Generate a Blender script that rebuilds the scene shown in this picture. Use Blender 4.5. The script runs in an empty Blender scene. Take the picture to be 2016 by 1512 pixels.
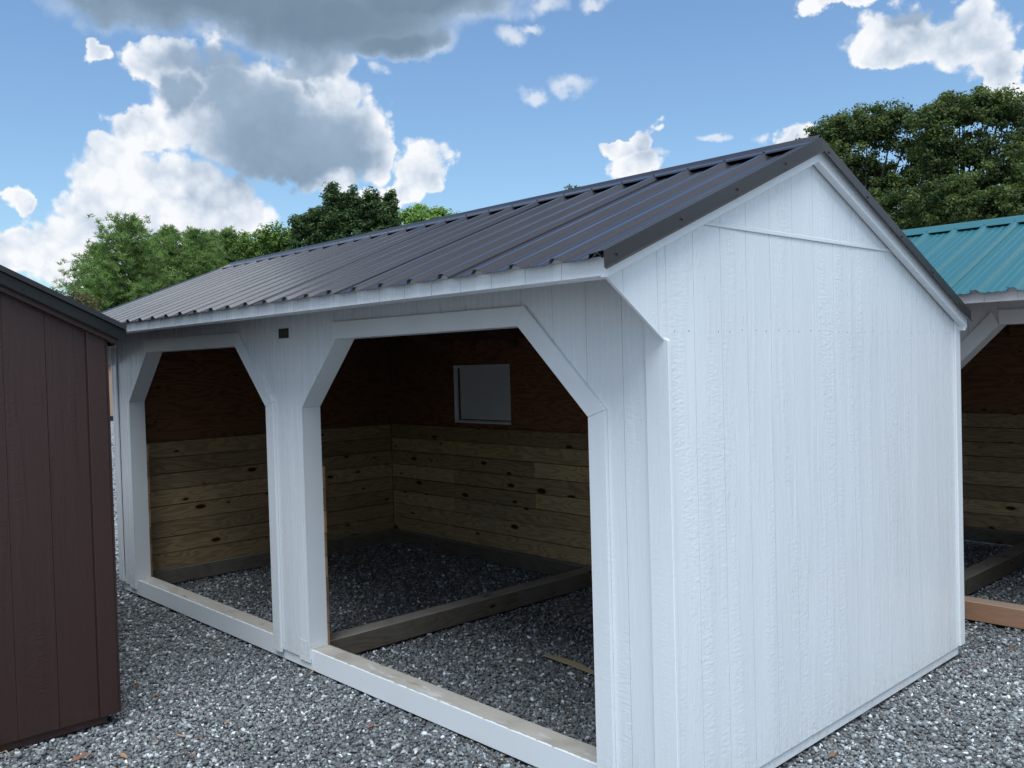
import bpy, bmesh, math, random
import numpy as np
from mathutils import Vector, Matrix

# ------------------------------------------------------------------ camera, sky, sun, exposure
S = bpy.context.scene
COL = S.collection
PI = math.pi
CAM = (2.2309, -2.979, 1.9552)
YAW, PITCH, ROLL, FPX = 2.38477, -0.022865, -0.027708, 1778.06   # FPX in pixels of a 2016 px wide picture

def cam_axes():
    f = Vector((math.cos(PITCH)*math.cos(YAW), math.cos(PITCH)*math.sin(YAW), math.sin(PITCH)))
    r = Vector((math.sin(YAW), -math.cos(YAW), 0)); u = r.cross(f)
    c, s = math.cos(ROLL), math.sin(ROLL)
    return f, c*r + s*u, -s*r + c*u
CF, CR, CU = cam_axes()
cd = bpy.data.cameras.new('camera'); cam = bpy.data.objects.new('camera', cd); COL.objects.link(cam)
cam.matrix_world = Matrix(((CR.x, CU.x, -CF.x, CAM[0]), (CR.y, CU.y, -CF.y, CAM[1]), (CR.z, CU.z, -CF.z, CAM[2]), (0, 0, 0, 1)))
cd.sensor_width = 36; cd.lens = FPX*36/2016; cd.clip_start = .05; cd.clip_end = 3000
S.camera = cam

SUN_EL, SUN_AZ = math.radians(67), math.radians(-48)      # azimuth of the sun measured from +x
SUN_STRENGTH, SKY_STRENGTH, EXPOSURE = 1.5, 0.058, 1.44
sd = bpy.data.lights.new('sun', 'SUN'); so = bpy.data.objects.new('sun', sd); COL.objects.link(so)
sd.energy = SUN_STRENGTH; sd.angle = math.radians(52); sd.color = (.95, .99, 1.0)
sv = Vector((math.cos(SUN_EL)*math.cos(SUN_AZ), math.cos(SUN_EL)*math.sin(SUN_AZ), math.sin(SUN_EL)))
so.rotation_euler = sv.to_track_quat('Z', 'Y').to_euler()
S.view_settings.view_transform = 'Standard'; S.view_settings.look = 'None'
S.view_settings.gamma = 1; S.view_settings.use_curve_mapping = False; S.view_settings.exposure = EXPOSURE

# ------------------------------------------------------------------ node helper
class NT:
    def __init__(s, tree): s.t = tree; s.n = tree.nodes; s.l = tree.links
    def put(s, sock, v):
        if v is None: return
        if isinstance(v, bpy.types.NodeSocket): s.l.new(v, sock)
        else:
            if isinstance(v, (tuple, list)) and len(v) == 3 and sock.type == 'RGBA': v = (*v, 1)
            sock.default_value = v
    def math(s, op, a, b=None, c=None, clamp=False):
        n = s.n.new('ShaderNodeMath'); n.operation = op; n.use_clamp = clamp
        s.put(n.inputs[0], a); s.put(n.inputs[1], b); s.put(n.inputs[2], c); return n.outputs[0]
    def vec(s, op, a, b=None, out=0):
        n = s.n.new('ShaderNodeVectorMath'); n.operation = op
        s.put(n.inputs[0], a)
        if b is not None: s.put(n.inputs[3 if op == 'SCALE' else 1], b)
        return n.outputs[out]
    def sep(s, v):
        n = s.n.new('ShaderNodeSeparateXYZ'); s.put(n.inputs[0], v); return n.outputs
    def comb(s, x, y, z):
        n = s.n.new('ShaderNodeCombineXYZ')
        for i, q in enumerate((x, y, z)): s.put(n.inputs[i], q)
        return n.outputs[0]
    def noise(s, v, scale, detail=3, rough=.5, dist=0, out=0):
        n = s.n.new('ShaderNodeTexNoise'); s.put(n.inputs['Vector'], v); s.put(n.inputs['Scale'], scale)
        s.put(n.inputs['Detail'], detail); s.put(n.inputs['Roughness'], rough); s.put(n.inputs['Distortion'], dist)
        return n.outputs[out]
    def voro(s, v, scale, feature='F1', out='Distance', rnd=1):
        n = s.n.new('ShaderNodeTexVoronoi'); n.feature = feature; s.put(n.inputs['Vector'], v); s.put(n.inputs['Scale'], scale)
        n.inputs['Randomness'].default_value = rnd; return n.outputs[out]
    def ss(s, v, a, b, lo=0., hi=1.):
        n = s.n.new('ShaderNodeMapRange'); n.interpolation_type = 'SMOOTHSTEP'
        s.put(n.inputs[0], v); n.inputs[1].default_value = a; n.inputs[2].default_value = b
        n.inputs[3].default_value = lo; n.inputs[4].default_value = hi; return n.outputs[0]
    def lin(s, v, a, b, lo=0., hi=1.):
        n = s.n.new('ShaderNodeMapRange'); s.put(n.inputs[0], v); n.inputs[1].default_value = a; n.inputs[2].default_value = b
        n.inputs[3].default_value = lo; n.inputs[4].default_value = hi; return n.outputs[0]
    def mix(s, f, a, b, mode='MIX'):
        n = s.n.new('ShaderNodeMix'); n.data_type = 'RGBA'; n.blend_type = mode
        s.put(n.inputs[0], f); s.put(n.inputs[6], a); s.put(n.inputs[7], b); return n.outputs[2]
    def ramp(s, f, stops):
        n = s.n.new('ShaderNodeValToRGB'); s.put(n.inputs[0], f); e = n.color_ramp.elements
        while len(e) < len(stops): e.new(.5)
        for q, (p, c) in zip(e, stops): q.position = p; q.color = (*c, 1)
        return n.outputs[0]
    def bump(s, h, strength, dist, normal=None):
        n = s.n.new('ShaderNodeBump'); s.put(n.inputs['Height'], h); n.inputs['Strength'].default_value = strength
        n.inputs['Distance'].default_value = dist
        if normal: s.put(n.inputs['Normal'], normal)
        return n.outputs[0]
    def obj(s): return s.n.new('ShaderNodeTexCoord').outputs['Object']
    def rnd(s): return s.n.new('ShaderNodeObjectInfo').outputs['Random']
    def attr(s, name):
        n = s.n.new('ShaderNodeAttribute'); n.attribute_name = name; return n.outputs

# ------------------------------------------------------------------ sky with clouds (world, by direction)
def pix_dir(x, y):
    return (CF + CR*((x-1008)/FPX) + CU*((756-y)/FPX)).normalized()
def azel(x, y):
    d = pix_dir(x, y); return math.degrees(math.atan2(d.y, d.x)), math.degrees(math.asin(d.z))

W = bpy.data.worlds.new('World'); S.world = W; W.use_nodes = True
W.node_tree.nodes.clear(); N = NT(W.node_tree)
sky = N.n.new('ShaderNodeTexSky'); sky.sky_type = 'NISHITA'; sky.sun_disc = False
sky.sun_elevation = SUN_EL; sky.sun_rotation = PI/2 - SUN_AZ
sky.air_density = 1.15; sky.dust_density = .8; sky.ozone_density = 2.2; sky.altitude = 100
gen = N.n.new('ShaderNodeTexCoord').outputs['Generated']
dx, dy, dz = N.sep(gen)
AZ = N.math('MULTIPLY', N.math('ARCTAN2', dy, dx), 180/PI)
EL = N.math('MULTIPLY', N.math('ARCSINE', dz), 180/PI)
P = N.comb(AZ, EL, 0)
wl = N.vec('SCALE', N.vec('SUBTRACT', N.noise(gen, 9, 2, .5, 0, 1), (.5, .5, .5)), 4.0)
ws = N.vec('SCALE', N.vec('SUBTRACT', N.noise(gen, 15, 4, .6, 0, 1), (.5, .5, .5)), 4.5)
wm = N.vec('SCALE', N.vec('SUBTRACT', N.noise(gen, 26, 5, .62, 0, 1), (.5, .5, .5)), 2.3)
PW = N.vec('ADD', P, N.vec('ADD', wl, wm))
PW = N.vec('MULTIPLY', PW, (1, 1, 0))
def field(blobs, pw):
    acc = None
    for (x, y, rx, ry) in blobs:
        c = azel(x, y); ax = azel(x+rx, y); ay = azel(x, y-ry)
        sx = abs(ax[0]-c[0]) + 1e-3; sy = abs(ay[1]-c[1]) + 1e-3
        v = N.vec('MULTIPLY', N.vec('SUBTRACT', pw, (c[0], c[1], 0)), (1/sx, 1/sy, 0))
        d = N.vec('LENGTH', v, out=1)
        if acc is None: acc = d
        else:
            n = N.n.new('ShaderNodeMath'); n.operation = 'SMOOTH_MIN'
            N.put(n.inputs[0], acc); N.put(n.inputs[1], d); n.inputs[2].default_value = .12; acc = n.outputs[0]
    return N.math('SUBTRACT', 1.0, acc)
white = [(300, 262, 70, 44), (225, 330, 90, 62), (190, 390, 85, 62), (320, 385, 140, 90), (440, 420, 95, 60), (300, 450, 220, 60), (270, 480, 260, 50),
         (450, 230, 140, 125), (600, 215, 130, 115), (560, 300, 190, 88), (700, 270, 72, 75), (740, 300, 44, 46), (320, 125, 75, 52), (188, 84, 24, 26), (205, 108, 34, 24), (640, 130, 80, 50),
         (845, 345, 62, 66), (880, 360, 40, 40), (800, 380, 60, 30), (715, 375, 55, 22),
         (20, 385, 34, 28), (38, 404, 30, 36), (70, 500, 140, 56), (10, 470, 80, 36), (130, 545, 90, 34),
         (1240, 275, 46, 22), (1285, 262, 28, 36), (1275, 310, 56, 42), (1555, 262, 42, 32),
         (1790, 60, 120, 68), (1900, 70, 110, 90), (1750, 100, 60, 34), (1975, 130, 60, 62), (2010, 180, 50, 30), (1690, -5, 110, 26)]
wisp = [(1075, 15, 38, 26), (1165, 8, 34, 16), (1000, 85, 40, 24), (1045, 66, 34, 14), (1135, 170, 46, 22), (1062, 194, 34, 18),
        (1490, 255, 26, 14), (745, 150, 22, 20), (1320, 292, 24, 16), (1400, 255, 24, 12)]
darkc = [(420, 10, 330, 100), (640, 30, 300, 108), (820, -10, 230, 90), (250, -20, 200, 60), (780, 92, 120, 44)]
shade = [(570, 290, 175, 88), (520, 225, 120, 80), (440, 190, 70, 70), (640, 318, 105, 50), (430, 120, 120, 34), (600, 140, 80, 26), (350, 180, 40, 50), (1800, 22, 70, 26)]
def puff(sc, off=(0, 0, 0)):
    n = N.n.new('ShaderNodeTexVoronoi'); n.feature = 'F1'; n.inputs['Scale'].default_value = sc
    q = N.vec('ADD', gen, N.vec('SCALE', N.vec('SUBTRACT', N.noise(gen, sc*.8, 3, .6, 0, 1), (.5, .5, .5)), 1.1/sc))
    N.put(n.inputs['Vector'], N.vec('ADD', q, off)); return N.math('SUBTRACT', .50, n.outputs['Distance'])
PUFF = N.math('ADD', N.math('MULTIPLY', puff(24), .62), N.math('MULTIPLY', puff(62), .40))
FW = field(white, PW); FD = field(darkc, PW); FS = field(shade, N.vec('MULTIPLY', N.vec('ADD', P, ws), (1, 1, 0))); FI = field(wisp, PW)
# open sky outside the frame carries the same kind of broken cumulus
ctr = pix_dir(1008, 500)
away = N.ss(N.vec('DOT_PRODUCT', gen, tuple(ctr), out=1), .80, .70)
pl = N.vec('SCALE', gen, N.math('DIVIDE', 1.0, N.math('MAXIMUM', dz, .12)))
gn = N.noise(pl, .9, 6, .58)
FG = N.math('MULTIPLY', N.math('SUBTRACT', gn, .50), 5.0)
FGm = N.math('SUBTRACT', N.math('MULTIPLY', N.math('ADD', FG, 1), away), 1)
FWp = N.math('ADD', FW, N.math('MULTIPLY', PUFF, .75)); aw = N.ss(FWp, -.04, .22); ai = N.ss(FI, -.1, .8, 0, .62); ad = N.ss(N.math('ADD', FD, N.math('MULTIPLY', PUFF, .35)), -.10, .36); ag = N.ss(FGm, -.1, .3)
alpha = N.math('MAXIMUM', N.math('MAXIMUM', aw, ai), N.math('MAXIMUM', ad, ag))
L2 = (.012, .012, .05)
n1 = N.noise(gen, 19, 7, .56); n2 = N.noise(N.vec('ADD', gen, L2), 19, 7, .56)
bil = N.math('MULTIPLY', N.math('SUBTRACT', n1, n2), .8)
edge = N.ss(FWp, .0, .55, .14, -.05)
PD2 = N.math('MULTIPLY', PUFF, .55)
lum = N.math('ADD', N.math('ADD', .91, N.math('ADD', bil, PD2)), edge)
sm = N.ss(FS, -.42, .50, 0, .93)
gl = N.math('ADD', N.lin(EL, 10, 20, .30, .47), N.math('MULTIPLY', bil, .25))
lum = N.math('ADD', N.math('MULTIPLY', lum, N.math('SUBTRACT', 1, sm)), N.math('MULTIPLY', gl, sm))
lum = N.math('MAXIMUM', N.math('MINIMUM', lum, 1.0), .2)
ld = N.math('ADD', N.ss(FD, -.2, .7, .56, .24), N.math('MULTIPLY', bil, .10))
lumm = N.math('ADD', N.math('MULTIPLY', lum, N.math('SUBTRACT', 1, N.ss(FD, -.16, .30))), N.math('MULTIPLY', ld, N.ss(FD, -.16, .30)))
CLK = 1/(SKY_STRENGTH*2**EXPOSURE)
ccol = N.ramp(lumm, [(0, (0, 0, 0)), (.2, (.165, .25, .34)), (.45, (.32, .43, .57)), (.8, (.72, .79, .89)), (1, (.95, .97, 1.0))])
ccol = N.vec('SCALE', ccol, CLK*1.0)
skyc = N.mix(1.0, sky.outputs[0], (.80, .935, 1.02), 'MULTIPLY')
# below the horizon the world is never seen: the ground sheet covers it
fin = N.mix(alpha, skyc, ccol)
bg = N.n.new('ShaderNodeBackground'); N.put(bg.inputs[0], fin); bg.inputs[1].default_value = SKY_STRENGTH
wo = N.n.new('ShaderNodeOutputWorld'); N.l.new(bg.outputs[0], wo.inputs[0])
W.cycles.sampling_method = 'MANUAL'; W.cycles.sample_map_resolution = 512

# ------------------------------------------------------------------ materials
def material(name):
    m = bpy.data.materials.new(name); m.use_nodes = True; m.node_tree.nodes.clear(); n = NT(m.node_tree)
    b = n.n.new('ShaderNodeBsdfPrincipled'); o = n.n.new('ShaderNodeOutputMaterial'); n.l.new(b.outputs[0], o.inputs[0])
    return m, n, b
def plain(name, col, rough=.5, metal=0., spec=.5, var=0.0, bump=0.0, bscale=60):
    m, n, b = material(name)
    c = col
    if var: c = n.mix(n.math('MULTIPLY', n.noise(n.obj(), 6, 4, .6), var), col, tuple(q*.35 for q in col))
    n.put(b.inputs['Base Color'], c); b.inputs['Roughness'].default_value = rough; b.inputs['Metallic'].default_value = metal
    b.inputs['Specular IOR Level'].default_value = spec
    if bump: n.put(b.inputs['Normal'], n.bump(n.noise(n.obj(), bscale, 4, .6), bump, .004))
    return m
def siding_paint(name, col, across, rough=.24, strength=.60, dirt=(.45, .42, .36), damt=.25):
    """embossed rough-sawn wood grain under paint; across = 'x' or 'y' is the horizontal axis in the wall's plane"""
    m, n, b = material(name)
    o = n.obj(); x, y, z = n.sep(o)
    u = x if across == 'x' else y
    r = n.math('MULTIPLY', n.rnd(), 37.0)
    uu = n.math('ADD', u, n.math('MULTIPLY', r, .9))
    wv = n.math('MULTIPLY', n.math('SUBTRACT', n.noise(n.comb(n.math('MULTIPLY', uu, 2.2), r, n.math('MULTIPLY', z, 1.1)), 1.0, 2, .5), .5), .10)
    u2 = n.math('ADD', uu, wv)
    streak = n.noise(n.comb(n.math('MULTIPLY', u2, 48), r, n.math('MULTIPLY', z, 2.2)), 1.0, 4, .62)
    fine = n.noise(n.comb(n.math('MULTIPLY', u2, 210), r, n.math('MULTIPLY', z, 9)), 1.0, 2, .5)
    saw = n.noise(n.comb(n.math('MULTIPLY', u2, 26), r, n.math('MULTIPLY', z, 78)), 1.0, 2, .5)
    band = n.ss(n.noise(n.comb(n.math('MULTIPLY', u2, 9), n.math('ADD', r, 5), n.math('MULTIPLY', z, .7)), 1.0, 3, .6), .44, .62)
    lump = n.ss(n.noise(n.comb(n.math('MULTIPLY', u2, 60), n.math('ADD', r, 9), n.math('MULTIPLY', z, 24)), 1.0, 3, .6), .56, .74)
    bandb = n.ss(n.noise(n.comb(n.math('MULTIPLY', u2, 11), n.math('ADD', r, 2), n.math('MULTIPLY', z, .8)), 1.0, 3, .6), .5, .66)
    h = n.math('ADD', n.math('MULTIPLY', streak, .5), n.math('MULTIPLY', fine, .18))
    h = n.math('ADD', h, n.math('MULTIPLY', n.math('MULTIPLY', saw, band), 1.15))
    h = n.math('ADD', h, n.math('MULTIPLY', n.math('MULTIPLY', lump, bandb), .8))
    n.put(b.inputs['Normal'], n.bump(h, min(1, strength*.8), .0038))
    dn = n.ss(n.noise(n.comb(n.math('MULTIPLY', u, 34), 3.3, n.math('MULTIPLY', z, 12)), 1.0, 4, .7), .72, .86, 0, damt)
    low = n.ss(z, .32, .02, 0, .35)
    splash = n.math('MULTIPLY', low, n.ss(n.noise(o, 30, 4, .7), .42, .7))
    tone = n.lin(n.noise(n.comb(n.math('MULTIPLY', u, 5), 1.3, n.math('MULTIPLY', z, .8)), 1.0, 3, .55), .2, .8, .93, 1.03)
    c = n.mix(n.math('MAXIMUM', dn, splash), col, dirt)
    tn = n.comb(tone, tone, tone)
    c = n.mix(1.0, c, tn, 'MULTIPLY')
    n.put(b.inputs['Base Color'], c)
    n.put(b.inputs['Roughness'], n.lin(streak, .2, .8, rough-.08, rough+.12)); b.inputs['Specular IOR Level'].default_value = .5
    return m
WHITE = (.77, .812, .845)
MAT = {}
MAT['siding_x'] = siding_paint('white_siding_front', WHITE, 'x')
MAT['siding_y'] = siding_paint('white_siding_gable', WHITE, 'y')
MAT['trim'] = siding_paint('white_trim_paint', (.77, .81, .84), 'x', .32, .30, damt=.12)
MAT['trim_teal'] = siding_paint('dull_white_trim_paint', (.60, .57, .56), 'x', .5, .25)
MAT['brown_y'] = siding_paint('brown_siding', (.038, .0165, .0135), 'y', .42, .6, dirt=(.05, .035, .028), damt=.3)
MAT['brown_trim'] = plain('brown_trim_paint', (.041, .0175, .0145), .45, var=.25, bump=.3)

def wood(name, grain, base, dark, knots=1.0, rough=.62, scale=1.0, green=0.0, grey=0.0):
    m, n, b = material(name)
    o = n.obj(); r = n.rnd(); k = n.math('MULTIPLY', r, 61.0)
    x, y, z = n.sep(o)
    a = {'x': x, 'y': y, 'z': z}[grain]
    c1, c2 = {'x': (y, z), 'y': (x, z), 'z': (x, y)}[grain]
    cc = n.math('ADD', c1, c2)
    kp = n.comb(n.math('ADD', n.math('MULTIPLY', a, 2.6), k), n.math('ADD', n.math('MULTIPLY', cc, 6.2), k), 0)
    kn = n.n.new('ShaderNodeTexVoronoi'); kn.voronoi_dimensions = '2D'; n.put(kn.inputs['Vector'], kp); kn.inputs['Scale'].default_value = 1.0
    kd = kn.outputs['Distance']; kr = n.sep(kn.outputs['Color'])[0]
    rad = n.math('MULTIPLY', n.math('POWER', kr, 3.4), .15*knots)
    kmask = n.math('SUBTRACT', 1, n.ss(n.math('SUBTRACT', kd, rad), -.015, .02))
    pull = n.math('MULTIPLY', n.ss(kd, .45, .0), .9)
    big = n.noise(n.comb(n.math('ADD', n.math('MULTIPLY', a, 1.15*scale), k), n.math('ADD', n.math('MULTIPLY', cc, 7.5*scale), k), r), 1.0, 2, .45)
    rings = n.math('ADD', n.math('MULTIPLY', n.math('SINE', n.math('MULTIPLY', n.math('ADD', big, n.math('MULTIPLY', pull, .10)), 75.0)), .5), .5)
    rings = n.math('POWER', rings, 1.8)
    fine = n.noise(n.comb(n.math('ADD', n.math('MULTIPLY', a, 6), k), n.math('MULTIPLY', cc, 190), r), 1.0, 3, .6)
    f = n.math('ADD', n.math('MULTIPLY', rings, .45), n.math('MULTIPLY', n.math('SUBTRACT', fine, .35), .6))
    col = n.mix(f, base, dark)
    tone = n.lin(r, 0, 1, .62, 1.30)
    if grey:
        gn_ = n.n.new('ShaderNodeNewGeometry'); toplight = n.math('GREATER_THAN', n.sep(gn_.outputs['Normal'])[2], .5)
        col = n.mix(n.math('MULTIPLY', toplight, min(1, grey+.2)), col, (.33, .31, .27))  # upward faces painted paler: skylight on the beam tops put into the colour
    if green: col = n.mix(n.math('MULTIPLY', n.ss(r, .3, .9), green), col, (.20, .19, .085))
    if grey: col = n.mix(n.math('MULTIPLY', n.ss(n.noise(o, 3.1, 4, .6), .35, .65), grey), col, (.16, .15, .135))
    col = n.mix(1.0, col, n.comb(tone, tone, tone), 'MULTIPLY')
    halo = n.math('MULTIPLY', n.math('SUBTRACT', 1, n.ss(n.math('SUBTRACT', kd, rad), -.01, .10)), n.ss(rad, .01, .05))
    col = n.mix(n.math('MULTIPLY', halo, .45), col, (.22, .075, .03))
    col = n.mix(n.math('MULTIPLY', kmask, n.ss(rad, .008, .03)), col, (.035, .013, .008))
    n.put(b.inputs['Base Color'], col); b.inputs['Roughness'].default_value = rough; b.inputs['Specular IOR Level'].default_value = .25
    n.put(b.inputs['Normal'], n.bump(n.math('ADD', n.math('MULTIPLY', rings, .4), fine), .35, .002))
    return m
PB, PD = (.47, .345, .195), (.18, .108, .052)
MAT['plank_x'] = wood('pine_plank_along_x', 'x', PB, PD, green=.08)
MAT['plank_y'] = wood('pine_plank_along_y', 'y', PB, PD, green=.08)
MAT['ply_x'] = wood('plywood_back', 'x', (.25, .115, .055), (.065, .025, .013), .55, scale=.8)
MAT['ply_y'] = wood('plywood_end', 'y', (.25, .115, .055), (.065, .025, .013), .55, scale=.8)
MAT['tan_edge'] = wood('kickboard_end', 'x', (.30, .19, .10), (.18, .10, .05), .3)
MAT['deck'] = wood('roof_deck_ply', 'x', (.12, .05, .028), (.06, .025, .015), .5, scale=.5)
MAT['rafter'] = wood('rafter_pine', 'y', (.15, .085, .05), (.09, .05, .03), .6)
MAT['skid_y'] = wood('weathered_lit_top_skid_across', 'y', (.135, .115, .09), (.07, .055, .04), .6, grey=.55)
MAT['skid_x'] = wood('weathered_lit_top_skid_along', 'x', (.135, .115, .09), (.07, .055, .04), .6, grey=.55)
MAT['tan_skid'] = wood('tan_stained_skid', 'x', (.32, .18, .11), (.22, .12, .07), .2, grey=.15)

def sill_mat():
    """painted front face, bare wood top with a ragged paint line and mud stains"""
    m, n, b = material('painted_sill')
    o = n.obj(); x, y, z = n.sep(o)
    geo = n.n.new('ShaderNodeNewGeometry'); nx, ny, nz = n.sep(geo.outputs['Normal'])
    grain = n.noise(n.comb(n.math('MULTIPLY', x, 3), n.math('MULTIPLY', y, 160), n.math('MULTIPLY', z, 160)), 1, 4, .6)
    wcol = n.mix(grain, (.56, .545, .50), (.42, .39, .33))
    st = n.ss(n.noise(n.comb(n.math('MULTIPLY', x, 5), n.math('MULTIPLY', y, 15), 2), 1, 4, .6), .58, .74, 0, .75)
    wcol = n.mix(st, wcol, (.30, .175, .085))
    st2 = n.ss(n.noise(o, 3.5, 3, .5), .5, .75, 0, .5)
    wcol = n.mix(st2, wcol, (.27, .25, .21))
    rag = n.math('ADD', .016, n.math('MULTIPLY', n.math('SUBTRACT', n.noise(n.comb(n.math('MULTIPLY', x, 16), 1, 1), 1, 5, .7), .45), .05))
    top = n.math('MULTIPLY', n.math('GREATER_THAN', nz, .5), n.math('GREATER_THAN', y, rag))
    inner = n.math('GREATER_THAN', ny, .5)
    sc = n.ss(n.noise(n.comb(n.math('MULTIPLY', x, 9), 4, n.math('MULTIPLY', z, 60)), 1, 5, .7), .62, .78, 0, .45)
    worn = n.ss(n.noise(n.comb(n.math('MULTIPLY', x, 2.2), n.math('MULTIPLY', y, 9), 7), 1, 5, .7), .55, .66, 0, .7)
    wcol = n.mix(worn, wcol, (.68, .70, .70))
    paint = n.mix(sc, (.78, .82, .85), (.55, .50, .42))
    c = n.mix(n.math('MAXIMUM', top, inner), paint, wcol)
    n.put(b.inputs['Base Color'], c); b.inputs['Roughness'].default_value = .45
    n.put(b.inputs['Normal'], n.bump(grain, .25, .002))
    return m
MAT['sill'] = sill_mat()

def metal_roof(name, col, rough=.3, coat=.35):
    m, n, b = material(name)
    o = n.obj()
    v = n.noise(o, 1.6, 3, .5)
    dust = n.ss(n.noise(o, 3.0, 5, .65), .5, .8, 0, .18)
    c = n.mix(dust, col, tuple(min(1, q*1.6+.01) for q in col))
    n.put(b.inputs['Base Color'], c); n.put(b.inputs['Roughness'], n.lin(v, .3, .7, rough-.04, rough+.06))
    b.inputs['Specular IOR Level'].default_value = .28
    b.inputs['Coat Weight'].default_value = coat; b.inputs['Coat Roughness'].default_value = .12
    return m
MAT['roof'] = metal_roof('charcoal_roof_metal', (.026, .025, .031), .32, .45)
MAT['trim_metal'] = metal_roof('dark_bronze_trim_metal', (.022, .021, .022), .42, .25)
MAT['teal'] = metal_roof('teal_roof_metal', (.026, .122, .142), .36, .2)
MAT['black_metal'] = metal_roof('black_trim_metal', (.008, .010, .011), .45, .2)
MAT['screw'] = plain('black_screw', (.01, .01, .011), .4)
MAT['nail'] = plain('nail_rust', (.14, .12, .10), .6)
MAT['plate'] = plain('black_plate', (.006, .006, .009), .35)
MAT['gold'] = plain('dull_gold_print', (.10, .085, .05), .5)
MAT['tan'] = plain('tan_wall_paint', (.33, .215, .15), .6, var=.15)
MAT['shutter'] = plain('white_shutter_board', (.66, .68, .70), .55, var=.1, bump=.2)

# ------------------------------------------------------------------ mesh helpers
class MB:
    def __init__(s): s.v = []; s.f = []
    def prism(s, poly, axis, a0, a1):
        """extrude a polygon given in the plane normal to axis ('x': (y,z), 'y': (x,z), 'z': (x,y)) from a0 to a1"""
        k = len(s.v); n = len(poly)
        mk = {'x': lambda p, a: (a, p[0], p[1]), 'y': lambda p, a: (p[0], a, p[1]), 'z': lambda p, a: (p[0], p[1], a)}[axis]
        for p in poly: s.v.append(mk(p, a0))
        for p in poly: s.v.append(mk(p, a1))
        s.f.append(tuple(range(k, k+n))); s.f.append(tuple(range(k+2*n-1, k+n-1, -1)))
        for i in range(n):
            j = (i+1) % n; s.f.append((k+j, k+i, k+n+i, k+n+j))
        return s
    def box(s, x0, x1, y0, y1, z0, z1): return s.prism([(x0, y0), (x1, y0), (x1, y1), (x0, y1)], 'z', z0, z1)
    def beam(s, A, B, w, h, up=(0, 0, 1)):
        A = Vector(A); B = Vector(B); d = (B-A).normalized(); sd_ = d.cross(Vector(up)).normalized(); u = sd_.cross(d)
        k = len(s.v)
        for Pp in (A, B):
            for (i, j) in ((-1, -1), (1, -1), (1, 1), (-1, 1)): s.v.append(tuple(Pp + sd_*(i*w/2) + u*(j*h/2)))
        s.f += [(k, k+1, k+2, k+3), (k+7, k+6, k+5, k+4), (k, k+4, k+5, k+1), (k+1, k+5, k+6, k+2), (k+2, k+6, k+7, k+3), (k+3, k+7, k+4, k)]
        return s
    def disc(s, c, nrm, r, t, n=8):
        c = Vector(c); nrm = Vector(nrm).normalized(); a = nrm.orthogonal().normalized(); b = nrm.cross(a); k = len(s.v)
        for q in (0, 1):
            for i in range(n):
                an = 2*PI*i/n; s.v.append(tuple(c + a*(r*(1-.35*q)*math.cos(an)) + b*(r*(1-.35*q)*math.sin(an)) + nrm*(t*q)))
        s.f.append(tuple(range(k+n-1, k-1, -1))); s.f.append(tuple(range(k+n, k+2*n)))
        for i in range(n): j = (i+1) % n; s.f.append((k+i, k+j, k+n+j, k+n+i))
        return s
    def tube(s, pts, rads, n=6):
        k0 = len(s.v); pts = [Vector(p) for p in pts]
        for i, p in enumerate(pts):
            d = (pts[min(i+1, len(pts)-1)] - pts[max(i-1, 0)]).normalized(); a = d.cross(Vector((.31, .93, .17))).normalized(); b = d.cross(a)
            for q in range(n): an = 2*PI*q/n; s.v.append(tuple(p + (a*math.cos(an)+b*math.sin(an))*rads[i]))
        for i in range(len(pts)-1):
            for q in range(n): j = (q+1) % n; k = k0+i*n; s.f.append((k+q, k+j, k+n+j, k+n+q))
        s.f.append(tuple(range(k0+n-1, k0-1, -1))); e = k0+(len(pts)-1)*n; s.f.append(tuple(range(e, e+n)))
        return s
    def build(s, name, mat, parent=None, bevel=0, smooth=False):
        me = bpy.data.meshes.new(name); me.from_pydata(s.v, [], s.f)
        bm = bmesh.new(); bm.from_mesh(me); bmesh.ops.recalc_face_normals(bm, faces=bm.faces); bm.to_mesh(me); bm.free()
        me.materials.append(MAT[mat] if isinstance(mat, str) else mat)
        if smooth: me.shade_smooth()
        o = bpy.data.objects.new(name, me); COL.objects.link(o)
        if parent: o.parent = parent
        if bevel:
            md = o.modifiers.new('bevel', 'BEVEL'); md.width = bevel; md.segments = 1; md.limit_method = 'ANGLE'
        return o
def tag(o, label=None, cat=None, group=None, kind=None):
    if label: o['label'] = label
    if cat: o['category'] = cat
    if group: o['group'] = group
    if kind: o['kind'] = kind
    return o
def empty(name, loc=(0, 0, 0)):
    o = bpy.data.objects.new(name, None); COL.objects.link(o); o.location = loc; o.empty_display_size = .2; return o

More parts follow.
